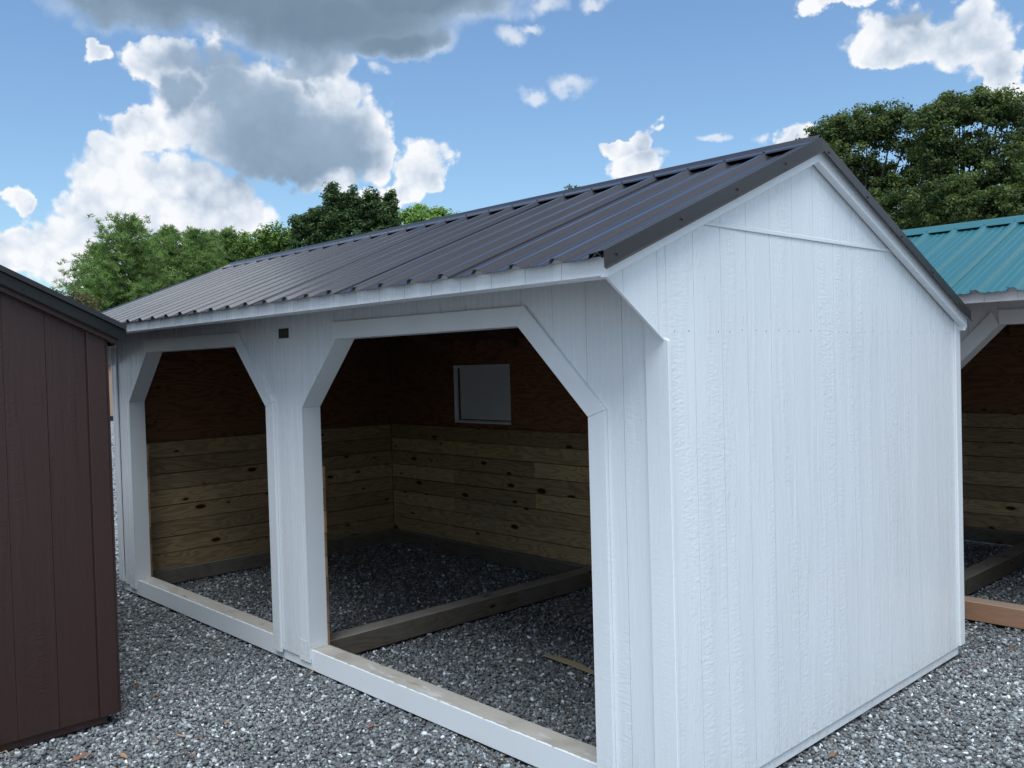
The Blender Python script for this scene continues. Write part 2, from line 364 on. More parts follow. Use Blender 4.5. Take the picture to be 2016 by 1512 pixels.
def siding(segs, grooves, axis, face, sign, mat, parent, u0, u1, groove=.0045, depth=.005, thick=.012):
    """one grooved board per strip. segs: trapezoids (ua, ub, lo_a, lo_b, hi_a, hi_b) along u; face = coordinate of the outer face, sign = inward direction"""
    rj = random.Random(int(abs(u0)*97+abs(face)*31)+3)
    edges = [u0] + [g for g in grooves if u0+.01 < g < u1-.01] + [u1]
    for a, b in zip(edges[:-1], edges[1:]):
        mb = MB(); g0 = groove/2*rj.uniform(.35, 1.0)
        for (p, q, la, lb, ha, hb) in segs:
            for (s0, s1, d0, d1) in ((a, b, depth, thick), (a+g0, b-g0, 0, depth)):
                x0, x1 = max(s0, p), min(s1, q)
                if x1-x0 < 1e-4: continue
                f0, f1 = (x0-p)/(q-p), (x1-p)/(q-p)
                l0, l1, h0, h1 = la+(lb-la)*f0, la+(lb-la)*f1, ha+(hb-ha)*f0, ha+(hb-ha)*f1
                if h0-l0 < 1e-4 and h1-l1 < 1e-4: continue
                h0 = max(h0, l0+1e-4); h1 = max(h1, l1+1e-4)
                mb.prism([(x0, l0), (x1, l1), (x1, h1), (x0, h0)], axis, face+sign*d0, face+sign*d1)
        if mb.v: mb.build('siding_board', mat, parent)

# ------------------------------------------------------------------ ground
def ground_mat():
    m, n, b = material('gravel_ground')
    o = n.obj()
    v1 = n.n.new('ShaderNodeTexVoronoi'); n.put(v1.inputs['Vector'], n.vec('MULTIPLY', o, (1, 1, 0))); v1.inputs['Scale'].default_value = 40
    cell = n.sep(v1.outputs['Color'])[0]
    c = n.ramp(cell, [(0, (.06, .065, .07)), (.5, (.14, .15, .16)), (.82, (.24, .25, .26)), (1, (.55, .55, .55))])
    big = n.lin(n.noise(o, .6, 4, .6), .3, .7, .85, 1.15)
    c = n.mix(1.0, c, n.comb(big, big, big), 'MULTIPLY')
    n.put(b.inputs['Base Color'], c); b.inputs['Roughness'].default_value = .85
    n.put(b.inputs['Normal'], n.bump(v1.outputs['Distance'], -.8, .012))
    return m
MAT['ground'] = ground_mat()
gv = []; gf = []
nx_ = 81
xs = [math.copysign(abs(t)**2.2, t)*900 for t in np.linspace(-1, 1, nx_)]
for i in range(nx_):
    for j in range(nx_): gv.append((xs[i], xs[j], -.012))
for i in range(nx_-1):
    for j in range(nx_-1): k = i*nx_+j; gf.append((k, k+nx_, k+nx_+1, k+1))
mb = MB(); mb.v = gv; mb.f = gf; tag(mb.build('ground', 'ground'), kind='structure')

# ------------------------------------------------------------------ run-in shed (two bays)
RY, RZ, FS_, BS_ = 1.187, 2.988, .40, .428      # ridge position and the slopes of the two roof sides
EF, EB = -.455, 3.06
def zF(y): return 2.346 + FS_*(y+.417)
def zB(y): return RZ - BS_*(y-RY)
LEN, DEP = 6.13, 3.04

def rib_profile(x0, x1, ribs, lap_first):
    """cross-section of a ribbed sheet from x0 down to x1 (x decreasing): list of (x, height)"""
    pts = []
    for i, rx in enumerate(ribs):
        e = .003 if (i == 0 and lap_first) else 0
        for (dx_, h) in ((.062, 0), (.035, .0034), (.020, .0200), (.012, .0228), (-.012, .0228), (-.020, .0200), (-.035, .0034), (-.062, 0)):
            pts.append((rx+dx_, h+e if h else 0))
        for mx in (.088, .1405):
            for (dx_, h) in ((.016, 0), (.006, .0042), (-.006, .0042), (-.016, 0)): pts.append((rx-mx+dx_, h))
    pts = [p for p in pts if x1 < p[0] < x0]
    return [(x0, 0)] + pts + [(x1, 0)]
def sheet(name, prof, mat, parent, ya, za, yb, zb, lift=0, t=.0012):
    """extrude a profile (x, h) between (ya, za) and (yb, zb) with thickness"""
    mb = MB(); d = Vector((0, yb-ya, zb-za)).normalized(); nr = Vector((1, 0, 0)).cross(d)
    if nr.z < 0: nr = -nr
    n = len(prof)
    for (yy, zz) in ((ya, za), (yb, zb)):
        for off in (0, -t):
            for (x, h) in prof: mb.v.append((x, yy+nr.y*(h+off+lift), zz+nr.z*(h+off+lift)))
    for i in range(n-1):
        mb.f += [(i, i+1, 2*n+i+1, 2*n+i), (n+i+1, n+i, 3*n+i, 3*n+i+1), (i+1, i, n+i, n+i+1), (2*n+i, 2*n+i+1, 3*n+i+1, 3*n+i)]
    mb.f += [(0, 2*n, 3*n, n), (n-1, 2*n-1, 4*n-1, 3*n-1)]
    return mb.build(name, mat, parent)

def run_in_shed(loc, label, roofmat, rakemat, trimmat, sillmat, sx, sy, both_trims, seed, plate):
    rng = random.Random(seed)
    T = empty('run_in_shed', loc); tag(T, label, 'shed')
    X0, X1 = -LEN, 0.0
    O = [(-5.80, -5.375, -3.745, -3.325), (-2.885, -2.465, -.86, -.425)]     # openings: jamb, chamfer top, chamfer top, jamb
    ZC, ZT = 1.71, 2.13; HI = 2.44
    # --- skids and cross beams
    sk = MB().box(X0+.012, X1-.013, .013, .15, .014, .150)
    tag(sk.build('front_skid', sillmat, T, bevel=.004), 'skid across the front, painted on its face with a bare wood top' if plate else None)
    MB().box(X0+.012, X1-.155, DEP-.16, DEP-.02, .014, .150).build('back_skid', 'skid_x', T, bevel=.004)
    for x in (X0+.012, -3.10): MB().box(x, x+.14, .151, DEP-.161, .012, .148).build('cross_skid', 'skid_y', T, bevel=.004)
    MB().box(-.153, -.013, .151, DEP-.03, .014, .148).build('cross_skid', trimmat, T, bevel=.004)
    # --- front wall
    W1 = empty('front_wall'); W1.parent = T
    segs = [(X0, O[0][0], .085, .085, HI, HI)]
    for k, (a, b, c, d) in enumerate(O):
        segs += [(a, b, ZC, ZT, HI, HI), (b, c, ZT, ZT, HI, HI), (c, d, ZT, ZC, HI, HI)]
        e = O[k+1][0] if k == 0 else X1
        segs.append((d, e, .085, .085, HI, HI))
    siding(segs, [-.235-.2032*k for k in range(29, -1, -1)], 'y', 0, 1, sx, W1, X0, X1-.0005)
    # lower lips of the siding sheets beside the posts
    MB().box(-3.012, -2.887, -.0015, .010, .066, .20).build('siding_lip', sx, W1)
    MB().box(-5.93, -5.802, -.0015, .010, .066, .20).build('siding_lip', sx, W1)
    # corner boards
    MB().prism([(-.10, .068), (.018, .068), (.018, 2.03), (-.014, 2.05), (-.014, HI-.05), (-.10, HI-.05)], 'y', -.019, -.001).build('corner_board', trimmat, W1, bevel=.002)
    MB().box(X0-.028, X0-.002, -.012, .10, .10, HI-.05).build('corner_board', trimmat, W1, bevel=.002)
    MB().box(X0+.02, X0+.09, -.016, -.001, .10, 2.25).build('corner_board', trimmat, W1, bevel=.002)
    for k, (a, b, c, d) in enumerate(O):
        t = .1
        MB().prism([(b, ZT+.001), (c-.0005, ZT+.001), (c+.047, ZT+.094), (b-.01, ZT+.105)], 'y', -.017, -.001).build('header_trim', trimmat, W1, bevel=.0015)
        MB().prism([(c+.0015, ZT+.001), (d, ZC), (d+.098, ZC+.034), (c+.049, ZT+.094)], 'y', -.019, -.001).build('chamfer_trim', trimmat, W1, bevel=.0015)
        MB().prism([(d, .066), (d+.098, .066), (d+.098, ZC+.0325), (d, ZC-.0015)], 'y', -.019, -.001).build('jamb_trim', trimmat, W1, bevel=.0015)
        if both_trims:
            MB().prism([(b-.0015, ZT+.001), (a, ZC), (a-.098, ZC+.034), (b-.049, ZT+.094)], 'y', -.019, -.001).build('chamfer_trim', trimmat, W1, bevel=.0015)
            MB().prism([(a, .066), (a-.098, .066), (a-.098, ZC+.0325), (a, ZC-.0015)], 'y', -.019, -.001).build('jamb_trim', trimmat, W1, bevel=.0015)
        # reveals
        y0, y1, w = .0125, .135, .02
        MB().box(a-w, a-.0005, y0, y1, .151, ZC-.001).build('jamb_liner', trimmat, W1)
        MB().box(d+.0005, d+w, y0, y1, .151, ZC-.001).build('jamb_liner', trimmat, W1)
        MB().prism([(a, ZC), (b, ZT), (b-.012, ZT+w), (a-w, ZC+.008)], 'y', y0, y1).build('chamfer_liner', trimmat, W1)
        MB().prism([(d, ZC), (c, ZT), (c+.012, ZT+w), (d+w, ZC+.008)], 'y', y0, y1).build('chamfer_liner', trimmat, W1)
        MB().box(b, c, y0, y1, ZT+.0008, ZT+w).build('header_liner', trimmat, W1)
    # --- gable walls
    def gable(xf, sgn, mat):
        Gw = empty('gable_wall'); Gw.parent = T
        lo = .075; zs = 2.521; m_ = .032
        ya = (zs+m_-2.346)/FS_-.417; yb = RY+(RZ-m_-zs)/BS_; ye = DEP-.065
        seg = [(0, ya, lo, lo, zF(0)-m_, zs), (ya, yb, lo, lo, zs, zs), (yb, ye, lo, lo, zs, zB(ye)-m_)]
        gr = [.19+.2032*k for k in range(15)]
        siding(seg, gr, 'x', xf, -sgn, mat, Gw, 0.0005, ye)
        seg2 = [(ya, RY, zs+.002, zs+.002, zs+.002, RZ-m_), (RY, yb, zs+.002, zs+.002, RZ-m_, zs+.002)]
        siding(seg2, gr, 'x', xf+sgn*.003, -sgn, mat, Gw, ya, yb)
        MB().prism([(ya+.01, zs-.001), (yb-.01, zs-.001), (yb-.05, zs+.018), (ya+.05, zs+.018)], 'x', xf+sgn*.0035, xf+sgn*.0075).build('drip_strip', trimmat, Gw, bevel=.002)
        MB().box(*sorted((xf-sgn*.012, xf+sgn*.012)), ye+.001, DEP+.012, .078, zB(DEP)-.045).build('corner_board', trimmat, Gw, bevel=.002)
        MB().box(*sorted((xf-sgn*.10, xf+sgn*.004)), DEP+.013, DEP+.030, .078, zB(DEP)-.045).build('corner_board', trimmat, Gw, bevel=.002)
        # return panel under the front overhang
        tri = [(-.018, 2.031), (-.38, 2.283), (-.38, zF(-.38)-.05), (-.001, zF(0)-.035)]
        for (ta, tb) in ((-.38, -.271), (-.269, -.056), (-.054, -.001)):
            def zl(y): return 2.031+(-.018-y)/(.362)*.252 if y < -.018 else 2.031
            MB().prism([(ta, zl(ta)), (tb, zl(tb)), (tb, zF(tb)-.035), (ta, zF(ta)-.035)], 'x', xf-sgn*.011, xf-sgn*.0006).build('siding_board', mat, Gw)
        MB().prism([(-.381, 2.281), (-.018, 2.029), (-.018, 2.035), (-.381, 2.287)], 'x', xf-sgn*.0115, xf+sgn*.0012).build('panel_edge', trimmat, Gw)
        nl = MB()
        for zz, st in ((2.071, .10),):
            y = .06
            while y < ye-.05:
                if rng.random() < .85: nl.disc((xf+sgn*.0002, y+rng.uniform(-.012, .012), zz+rng.uniform(-.006, .006)), (sgn, 0, 0), .0033, .0008, 6)
                y += st
        tag(nl.build('nail_heads', 'nail', Gw), kind='stuff')
    gable(0, 1, sy); gable(X0, -1, sy)
    # --- back wall with shutter opening
    W2 = empty('back_wall'); W2.parent = T
    wx0, wx1, wz0, wz1 = -4.945, -4.085, 1.362, 1.950
    segb = [(X0, X1, .075, .075, 2.14, 2.14)]
    siding(segb, [-.235-.2032*k for k in range(29, -1, -1)], 'y', DEP, -1, sx, W2, X0+.013, X1-.013)
    def holed(y0, y1, z0, z1, mat, joints):
        e = [X0+.1] + joints + [X1-.1]
        for a, b in zip(e[:-1], e[1:]):
            mb = MB(); a += .001; b -= .001
            if b < wx0 or a > wx1: mb.box(a, b, y0, y1, z0, z1)
            else:
                if a < wx0: mb.box(a, wx0, y0, y1, z0, z1)
                if b > wx1: mb.box(wx1, b, y0, y1, z0, z1)
                c0, c1 = max(a, wx0), min(b, wx1)
                mb.box(c0, c1, y0, y1, z0, wz0); mb.box(c0, c1, y0, y1, wz1, z1)
            mb.build('plywood_panel', mat, W2)
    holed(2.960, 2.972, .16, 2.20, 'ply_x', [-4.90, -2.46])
    SH = empty('shutter'); SH.parent = W2
    MB().box(wx0, wx1, 3.016, 3.0275, wz0, wz1).build('shutter_board', 'shutter', SH)
    for bx_ in ((wx0, wx0+.02, 2.9725, 3.014, wz0, wz1), (wx1-.02, wx1, 2.9725, 3.014, wz0, wz1), (wx0+.021, wx1-.021, 2.9735, 3.014, wz0, wz0+.02), (wx0+.021, wx1-.021, 2.9735, 3.014, wz1-.02, wz1)):
        MB().box(*bx_).build('frame', trimmat if plate else 'ply_x', SH, bevel=.002)
    for bx_ in ((wx0+.03, wx0+.05, wz0+.03, wz1-.03), (wx0+.03, wx1-.03, wz0+.028, wz0+.036)):
        MB().box(bx_[0], bx_[1], 3.008, 3.0155, bx_[2], bx_[3]).build('stop_strip', 'plate', SH)
    # --- lining: kickboards and plywood
    RH = .1465
    def rows(axis, a0, a1, c0, c1, mat, parent, n=8, z0=.153, maxb=2):
        for r_ in range(n):
            z = z0+r_*RH; br = []
            if a1-a0 > 3:
                br = sorted(rng.choice([(-4.93,), (-2.6, ), (-4.93, -2.48), (-3.75,), (-1.7,)])) if axis == 'x' else []
            e = [a0] + [q for q in br if a0+.2 < q < a1-.2] + [a1]
            for p, q in zip(e[:-1], e[1:]):
                gz = rng.uniform(.005, .0085); dd = rng.uniform(0, .0025)
                if axis == 'x': mb = MB().box(p+.0008, q-.0008, c0+dd, c1, z, z+RH-gz)
                else: mb = MB().box(c0, c1-dd, p+.0008, q-.0008, z, z+RH-gz)
                mb.build('kickboard', mat, parent)
    rows('x', X0+.135, X1-.135, 2.925, 2.9595, 'plank_x', W2)
    EW = empty('end_lining'); EW.parent = T
    rows('y', .02, 2.924, X0+.10, X0+.130, 'plank_y', EW)
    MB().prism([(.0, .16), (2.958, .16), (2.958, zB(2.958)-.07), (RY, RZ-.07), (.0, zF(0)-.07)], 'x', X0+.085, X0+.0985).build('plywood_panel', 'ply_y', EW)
    EW2 = empty('end_lining'); EW2.parent = T
    rows('y', .165, 2.924, -.130, -.10, 'plank_y', EW2)
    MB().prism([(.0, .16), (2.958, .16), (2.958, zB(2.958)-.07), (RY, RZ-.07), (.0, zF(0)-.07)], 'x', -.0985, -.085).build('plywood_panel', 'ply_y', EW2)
    for (p, q) in ((X0+.135, O[0][0]+.003), (O[0][3]-.003, O[1][0]+.003), (O[1][3]-.003, X1-.135)):
        for r_ in range(8):
            z = .153+r_*RH; e = rng.uniform(-.004, .004)
            MB().box(p-(e if p > X0+.2 else 0), q+(e if q < -.2 else 0), .1355, .152, z, z+RH-.005).build('kickboard', 'tan_edge', W1)
        MB().box(max(p, X0+.14)+.005, q-.005, .03, .134, 1.34, 2.40).build('stud', 'rafter', W1)
    # --- roof
    RF = empty('roof'); RF.parent = T
    XR, XL = .052, X0-.052
    def deck(ya, za, yb, zb):
        MB().prism([(ya, za-.004), (yb, zb-.004), (yb, zb-.030), (ya, za-.030)], 'x', XL+.004, XR-.004).build('roof_deck', 'deck', RF)
    deck(-.40, zF(-.40), RY, RZ); deck(RY, RZ, 3.03, zB(3.03))
    x = -.32
    while x > X0+.1:
        MB().beam((x, .03, zF(.03)-.079), (x, RY-.01, RZ-.082), .038, .09).build('rafter', 'rafter', RF)
        MB().beam((x, RY+.01, RZ-.082), (x, 3.0, zB(3.0)-.079), .038, .09).build('rafter', 'rafter', RF)
        x -= .61
    MB().box(X0+.1, X1-.1, RY-.019, RY+.019, RZ-.19, RZ-.035).build('ridge_board', 'rafter', RF)
    # fascia: grooved siding off-cuts, one piece per 20 cm
    gx = [.05] + [.0193-.2032*k for k in range(31)] + [XL+.002]
    gx = [g for g in gx if g >= XL+.002]
    for a, b in zip(gx[:-1], gx[1:]):
        if a-b < .02: continue
        MB().box(b+.0025, a-.0025, -.417, -.4085, 2.272, 2.337).box(b, a, -.4130, -.400, 2.2722, 2.3368).build('fascia_board', sx, RF)
    MB().box(XL+.06, -.013, -.399, -.28, 2.2735, 2.285).build('soffit_board', trimmat, RF)
    MB().box(XL+.003, .049, -.4165, -.401, 2.3375, zF(-.417)-.003).build('eave_strip', trimmat, RF)
    MB().box(XL+.003, .049, 3.031, 3.043, zB(3.04)-.11, zB(3.04)-.006).build('back_fascia', trimmat, RF)
    # rake boards under the metal
    for xs_ in ((.0135, .052), (XL, X0-.0135)):
        MB().prism([(-.4175, zF(-.4175)-.002), (RY, RZ-.002), (RY, RZ-.088), (-.4175, 2.264)], 'x', *xs_).build('rake_board', trimmat, RF, bevel=.002)
        MB().prism([(RY+.0005, RZ-.002), (EB, zB(EB)-.004), (EB, zB(EB)-.088), (RY+.0005, RZ-.088)], 'x', *xs_).build('rake_board', trimmat, RF, bevel=.002)
    # metal sheets, four ribs each
    ribs = [.047-.2285*k for k in range(28)]
    XE = XL-.006
    for k in range(0, 28, 4):
        rr = ribs[k:k+4]; xa = rr[0]+.036 if k else .056; xb = ribs[k+4]+.0325 if k+4 < 28 else XE
        if k+4 < 28: xb = ribs[k+4]+.030
        lift = .0015
        sheet('roof_panel', rib_profile(xa, xb, rr, True), roofmat, RF, EF, zF(EF), RY-.002, zF(RY-.002), lift)
        sheet('roof_panel', rib_profile(xa, xb, rr, True), roofmat, RF, RY+.002, zB(RY+.002), EB, zB(EB), lift)
    cl_ = MB()
    for rx in ribs[1:]: cl_.prism([(rx-.034, zF(EF+.02)+.0005), (rx+.034, zF(EF+.02)+.0005), (rx+.017, zF(EF+.02)+.0195), (rx-.017, zF(EF+.02)+.0195)], 'y', EF+.016, EF+.03)
    cl_.build('rib_closures', 'trim_teal', RF)
    sc = MB(); nf = Vector((0, -FS_, 1)).normalized()
    for rx in ribs[1:]:
        for yy in (EF+.06,):
            p = Vector((rx-.045, yy, zF(yy))) + nf*.0025; sc.disc(p, nf, .0065, .004, 7)
    sc.build('screw_row', 'screw', RF)
    # ridge cap
    RC = MB(); prof = [(-.135, -.006), (-.13, .0), (-.022, .0), (-.006, .013), (.006, .013), (.022, .0), (.13, .0), (.135, -.006)]
    def cap(dy, h):
        z = (zF(RY+dy) if dy < 0 else zB(RY+dy)) + .031 + h
        return (RY+dy, z)
    up_ = [cap(a, b) for a, b in prof]; dn_ = [(y, z-.0014) for y, z in up_][::-1]
    RC.prism(up_ + dn_, 'x', XL-.012, XR+.010); rc = RC.build('ridge_cap', rakemat if not plate else roofmat, RF)
    sc = MB()
    for rx in ribs[1:]:
        for s_ in (-1, 1):
            y, z = cap(s_*.115, 0); sc.disc((rx, y, z), (0, -.37*(-s_)*-1, 1) if s_ < 0 else (0, .39, 1), .006, .004, 7)
    sc.build('screw_row', 'screw', rc)
    # rake trims: top flange, vertical leg, kick-out
    for sgn, xo in ((1, .0535), (-1, XL-.0015)):
        for (ya, za, yb, zb) in ((EF-.004, zF(EF-.004), RY, RZ), (RY, RZ, EB+.02, zB(EB+.02))):
            t = .0015
            path = [(xo-sgn*.060, .004), (xo-sgn*.056, .0225), (xo+sgn*.012, .030), (xo+sgn*.016, .028), (xo+sgn*.0175, -.034), (xo+sgn*.028, -.041)]
            path2 = [(p, q-t) if i < 3 else (p-sgn*t, q) for i, (p, q) in enumerate(path)]
            mb = MB(); ring = path + path2[::-1]; n = len(ring)
            for (yy, zz) in ((ya, za), (yb, zb)):
                for (p, q) in ring: mb.v.append((p, yy, zz+q))
            for i in range(n): j = (i+1) % n; mb.f.append((i, j, n+j, n+i))
            mb.f.append(tuple(range(n))); mb.f.append(tuple(range(2*n-1, n-1, -1)))
            rt = mb.build('rake_trim', rakemat, RF)
            s2 = MB(); L_ = yb-ya; k = .07
            while k < L_-.03:
                f = k/L_; yy = ya+L_*f; zz = za+(zb-za)*f
                s2.disc((xo+sgn*.0168, yy, zz-.006), (sgn, 0, 0), .0075, .006, 7)
                s2.disc((xo+sgn*.0172, yy-.004, zz-.034), (sgn, 0, 0), .004, .003, 6)
                k += .41
            s2.build('trim_screws', 'screw', rt)
    if plate:
        pl_ = empty('name_plate'); pl_.parent = T
        MB().box(-3.143, -3.015, -.0045, -.0005, 2.160, 2.224).build('plate', 'plate', pl_, bevel=.0015)
        em = MB(); y0, y1 = -.0062, -.0046
        em.prism([(-3.128, 2.197), (-3.112, 2.207), (-3.094, 2.197), (-3.094, 2.1995), (-3.112, 2.2095), (-3.128, 2.1995)], 'y', y0, y1)
        em.prism([(-3.126, 2.184), (-3.114, 2.190), (-3.110, 2.197), (-3.104, 2.190), (-3.096, 2.184), (-3.104, 2.185), (-3.112, 2.187)], 'y', y0, y1)
        em.build('emblem', 'gold', pl_)
        for z, a, b in ((2.2075, -3.072, -3.036), (2.1965, -3.078, -3.032), (2.1850, -3.076, -3.030)):
            tx_ = MB(); q = a
            while q < b:
                w_ = rng.uniform(.0018, .0034); tx_.box(q, min(q+w_, b), y0, y1, z, z+.004); q += w_+.0014
            tx_.build('lettering', 'gold', pl_)
        for xx in (-3.139, -3.019): MB().disc((xx, -.0045, 2.192), (0, -1, 0), .0022, .0012, 6).build('rivet', 'nail', pl_)
    return T

run_in_shed((0, 0, 0), 'white run-in shed with two open bays and a charcoal ribbed metal roof', 'roof', 'trim_metal', 'trim', 'sill',
            'siding_x', 'siding_y', False, 4, True)
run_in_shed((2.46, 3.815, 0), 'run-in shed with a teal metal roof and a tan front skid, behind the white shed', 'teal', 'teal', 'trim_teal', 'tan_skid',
            'trim_teal', 'trim_teal', True, 9, False)

# ------------------------------------------------------------------ brown shed at the left
def brown_shed():
    T = empty('garden_shed', (0, 0, 0)); tag(T, 'dark brown shed with a black metal roof edge, at the left of the white shed', 'shed')
    XF, YC, WID, LN = -2.97, -1.172, 3.66, 5.0
    yr = YC-WID/2; sl = .488
    def zr(y): return 2.215 - sl*(y-(-1.115)) if y > yr else 2.215 - sl*(yr+1.115) + sl*(y-yr)
    zA = 2.215 - sl*(yr+1.115)
    G = empty('gable_wall'); G.parent = T
    yb = YC-WID
    def top(y): return (zA-sl*abs(y-yr))-.02
    seg = [(yb, yr, .062, .062, top(yb), top(yr)), (yr, YC, .062, .062, top(yr), top(YC))]
    siding(seg, [YC-.103-.2032*k for k in range(17, -1, -1)], 'x', XF-.001, -1, 'brown_y', G, yb, YC-.0005, groove=.004)
    MB().prism([(YC-.098, .064), (YC, .064), (YC, top(YC)-.03), (YC-.098, top(YC-.098)-.03)], 'x', XF-.0008, XF+.014).build('corner_board', 'brown_trim', G, bevel=.003)
    MB().box(XF-.10, XF+.006, YC+.0005, YC+.016, .064, top(YC)-.03).build('corner_board', 'brown_trim', G, bevel=.003)
    MB().prism([(yb, .064), (yb+.1, .064), (yb+.1, top(yb+.1)-.03), (yb, top(yb)-.03)], 'x', XF-.0008, XF+.014).build('corner_board', 'brown_trim', G, bevel=.003)
    SW = empty('side_wall'); SW.parent = T
    for sgn, yy in ((-1, YC), (1, yb)):
        siding([(XF-LN, XF-.014, .062, .062, top(YC)+.0, top(YC)+.0)], [XF-.2032*k for k in range(26, 0, -1)], 'y', yy, sgn, 'brown_trim', SW, XF-LN, XF-.014)
    siding(seg, [YC-.103-.2032*k for k in range(17, -1, -1)], 'x', XF-LN, 1, 'brown_y', SW, yb+.013, YC-.013, groove=.004)
    MB().box(XF-LN+.02, XF-.02, yb+.05, YC-.05, .012, .13).build('skid_frame', 'brown_trim', T, bevel=.004)
    R = empty('roof'); R.parent = T
    x0, x1 = XF-LN-.05, XF+.045
    for s_ in (1, -1):
        ye = yr+s_*(WID/2+.06); ze = zA-sl*(WID/2+.06)
        MB().prism([(yr, zA), (ye, ze), (ye, ze-.022), (yr, zA-.022)], 'x', x0, x1-.001).build('roof_deck', 'deck', R)
        MB().prism([(yr, zA-.002), (ye, ze-.002), (ye, ze-.098), (yr, zA-.098)], 'x', XF+.0145, XF+.048).build('rake_board', 'brown_trim', R, bevel=.003)
        MB().box(x0, x1-.002, *sorted((ye-s_*.02, ye+s_*.001)), ze-.10, ze-.023).build('fascia', 'brown_trim', R)
        ribs = [XF+.05-.2285*k for k in range(22)]
        for k in range(0, 22, 4):
            rr = ribs[k:k+4]; xa = rr[0]+.032; xb = ribs[k+4]+.03 if k+4 < 22 else x0
            sheet('roof_panel', rib_profile(xa, xb, rr, True), 'black_metal', R, yr, zA, ye+s_*.03, ze-sl*.03, .002)
        ring = [(XF-.02, .004), (XF-.016, .027), (XF+.058, .036), (XF+.0615, .033), (XF+.063, -.060), (XF+.074, -.068)]
        ring = ring + [(p-.0015, q-.0015) for p, q in ring[::-1]]; n = len(ring); mb = MB()
        for (yy, zz) in ((yr, zA), (ye+s_*.04, ze-sl*.04)):
            for (p, q) in ring: mb.v.append((p, yy, zz+q))
        for i in range(n): j = (i+1) % n; mb.f.append((i, j, n+j, n+i))
        mb.f.append(tuple(range(n))); mb.f.append(tuple(range(2*n-1, n-1, -1)))
        rt = mb.build('rake_trim', 'black_metal', R)
        s2 = MB()
        for k in range(5):
            yy = ye-s_*(.06+k*.42); s2.disc((XF+.0625, yy, zA-sl*abs(yy-yr)-.038), (1, 0, 0), .007, .005, 7)
        s2.build('trim_screws', 'screw', rt)
    MB().prism([(yr-.15, zA-.05), (yr, zA+.036), (yr+.15, zA-.05), (yr+.15, zA-.052), (yr, zA+.034), (yr-.15, zA-.052)], 'x', x0-.01, x1+.03).build('ridge_cap', 'black_metal', R)
brown_shed()

# ------------------------------------------------------------------ far tan shed seen through the gap at the left
def far_point(px, dist, z):
    d = pix_dir(px, 737); k = dist/math.hypot(d.x, d.y)
    return CAM[0]+d.x*k, CAM[1]+d.y*k, z
def tan_shed():
    cx, cy, _ = far_point(214, 45, 0)
    T = empty('storage_shed', (cx, cy, 0)); tag(T, 'distant tan shed with a black base, seen through the gap left of the white shed', 'shed')
    T.rotation_euler = (0, 0, YAW+PI/2)
    MB().box(-3, 1.2, 0, 3, .20, 2.42).build('wall', 'tan', T)
    MB().box(-2.95, 1.15, .05, 2.95, -.01, .199).build('skid_frame', 'plate', T)
    MB().prism([(-.15, 2.40), (1.5, 3.1), (3.15, 2.40), (3.15, 2.33), (1.5, 3.03), (-.15, 2.33)], 'x', -3.1, 1.3).build('roof', 'trim_metal', T)
    MB().prism([(0, 2.421), (3, 2.421), (1.5, 3.0)], 'x', -3, 1.2).build('gable', 'tan', T)
    d = MB().box(-1.6, -.7, -.02, -.001, .22, 2.1).build('door', 'trim', T); MB().box(-.82, -.78, -.05, -.021, 1.0, 1.12).build('handle', 'plate', d)
    for x in (-3.0, 1.1): MB().box(x, x+.1, -.015, -.0005, .21, 2.32).build('corner_board', 'trim', T)
tan_shed()

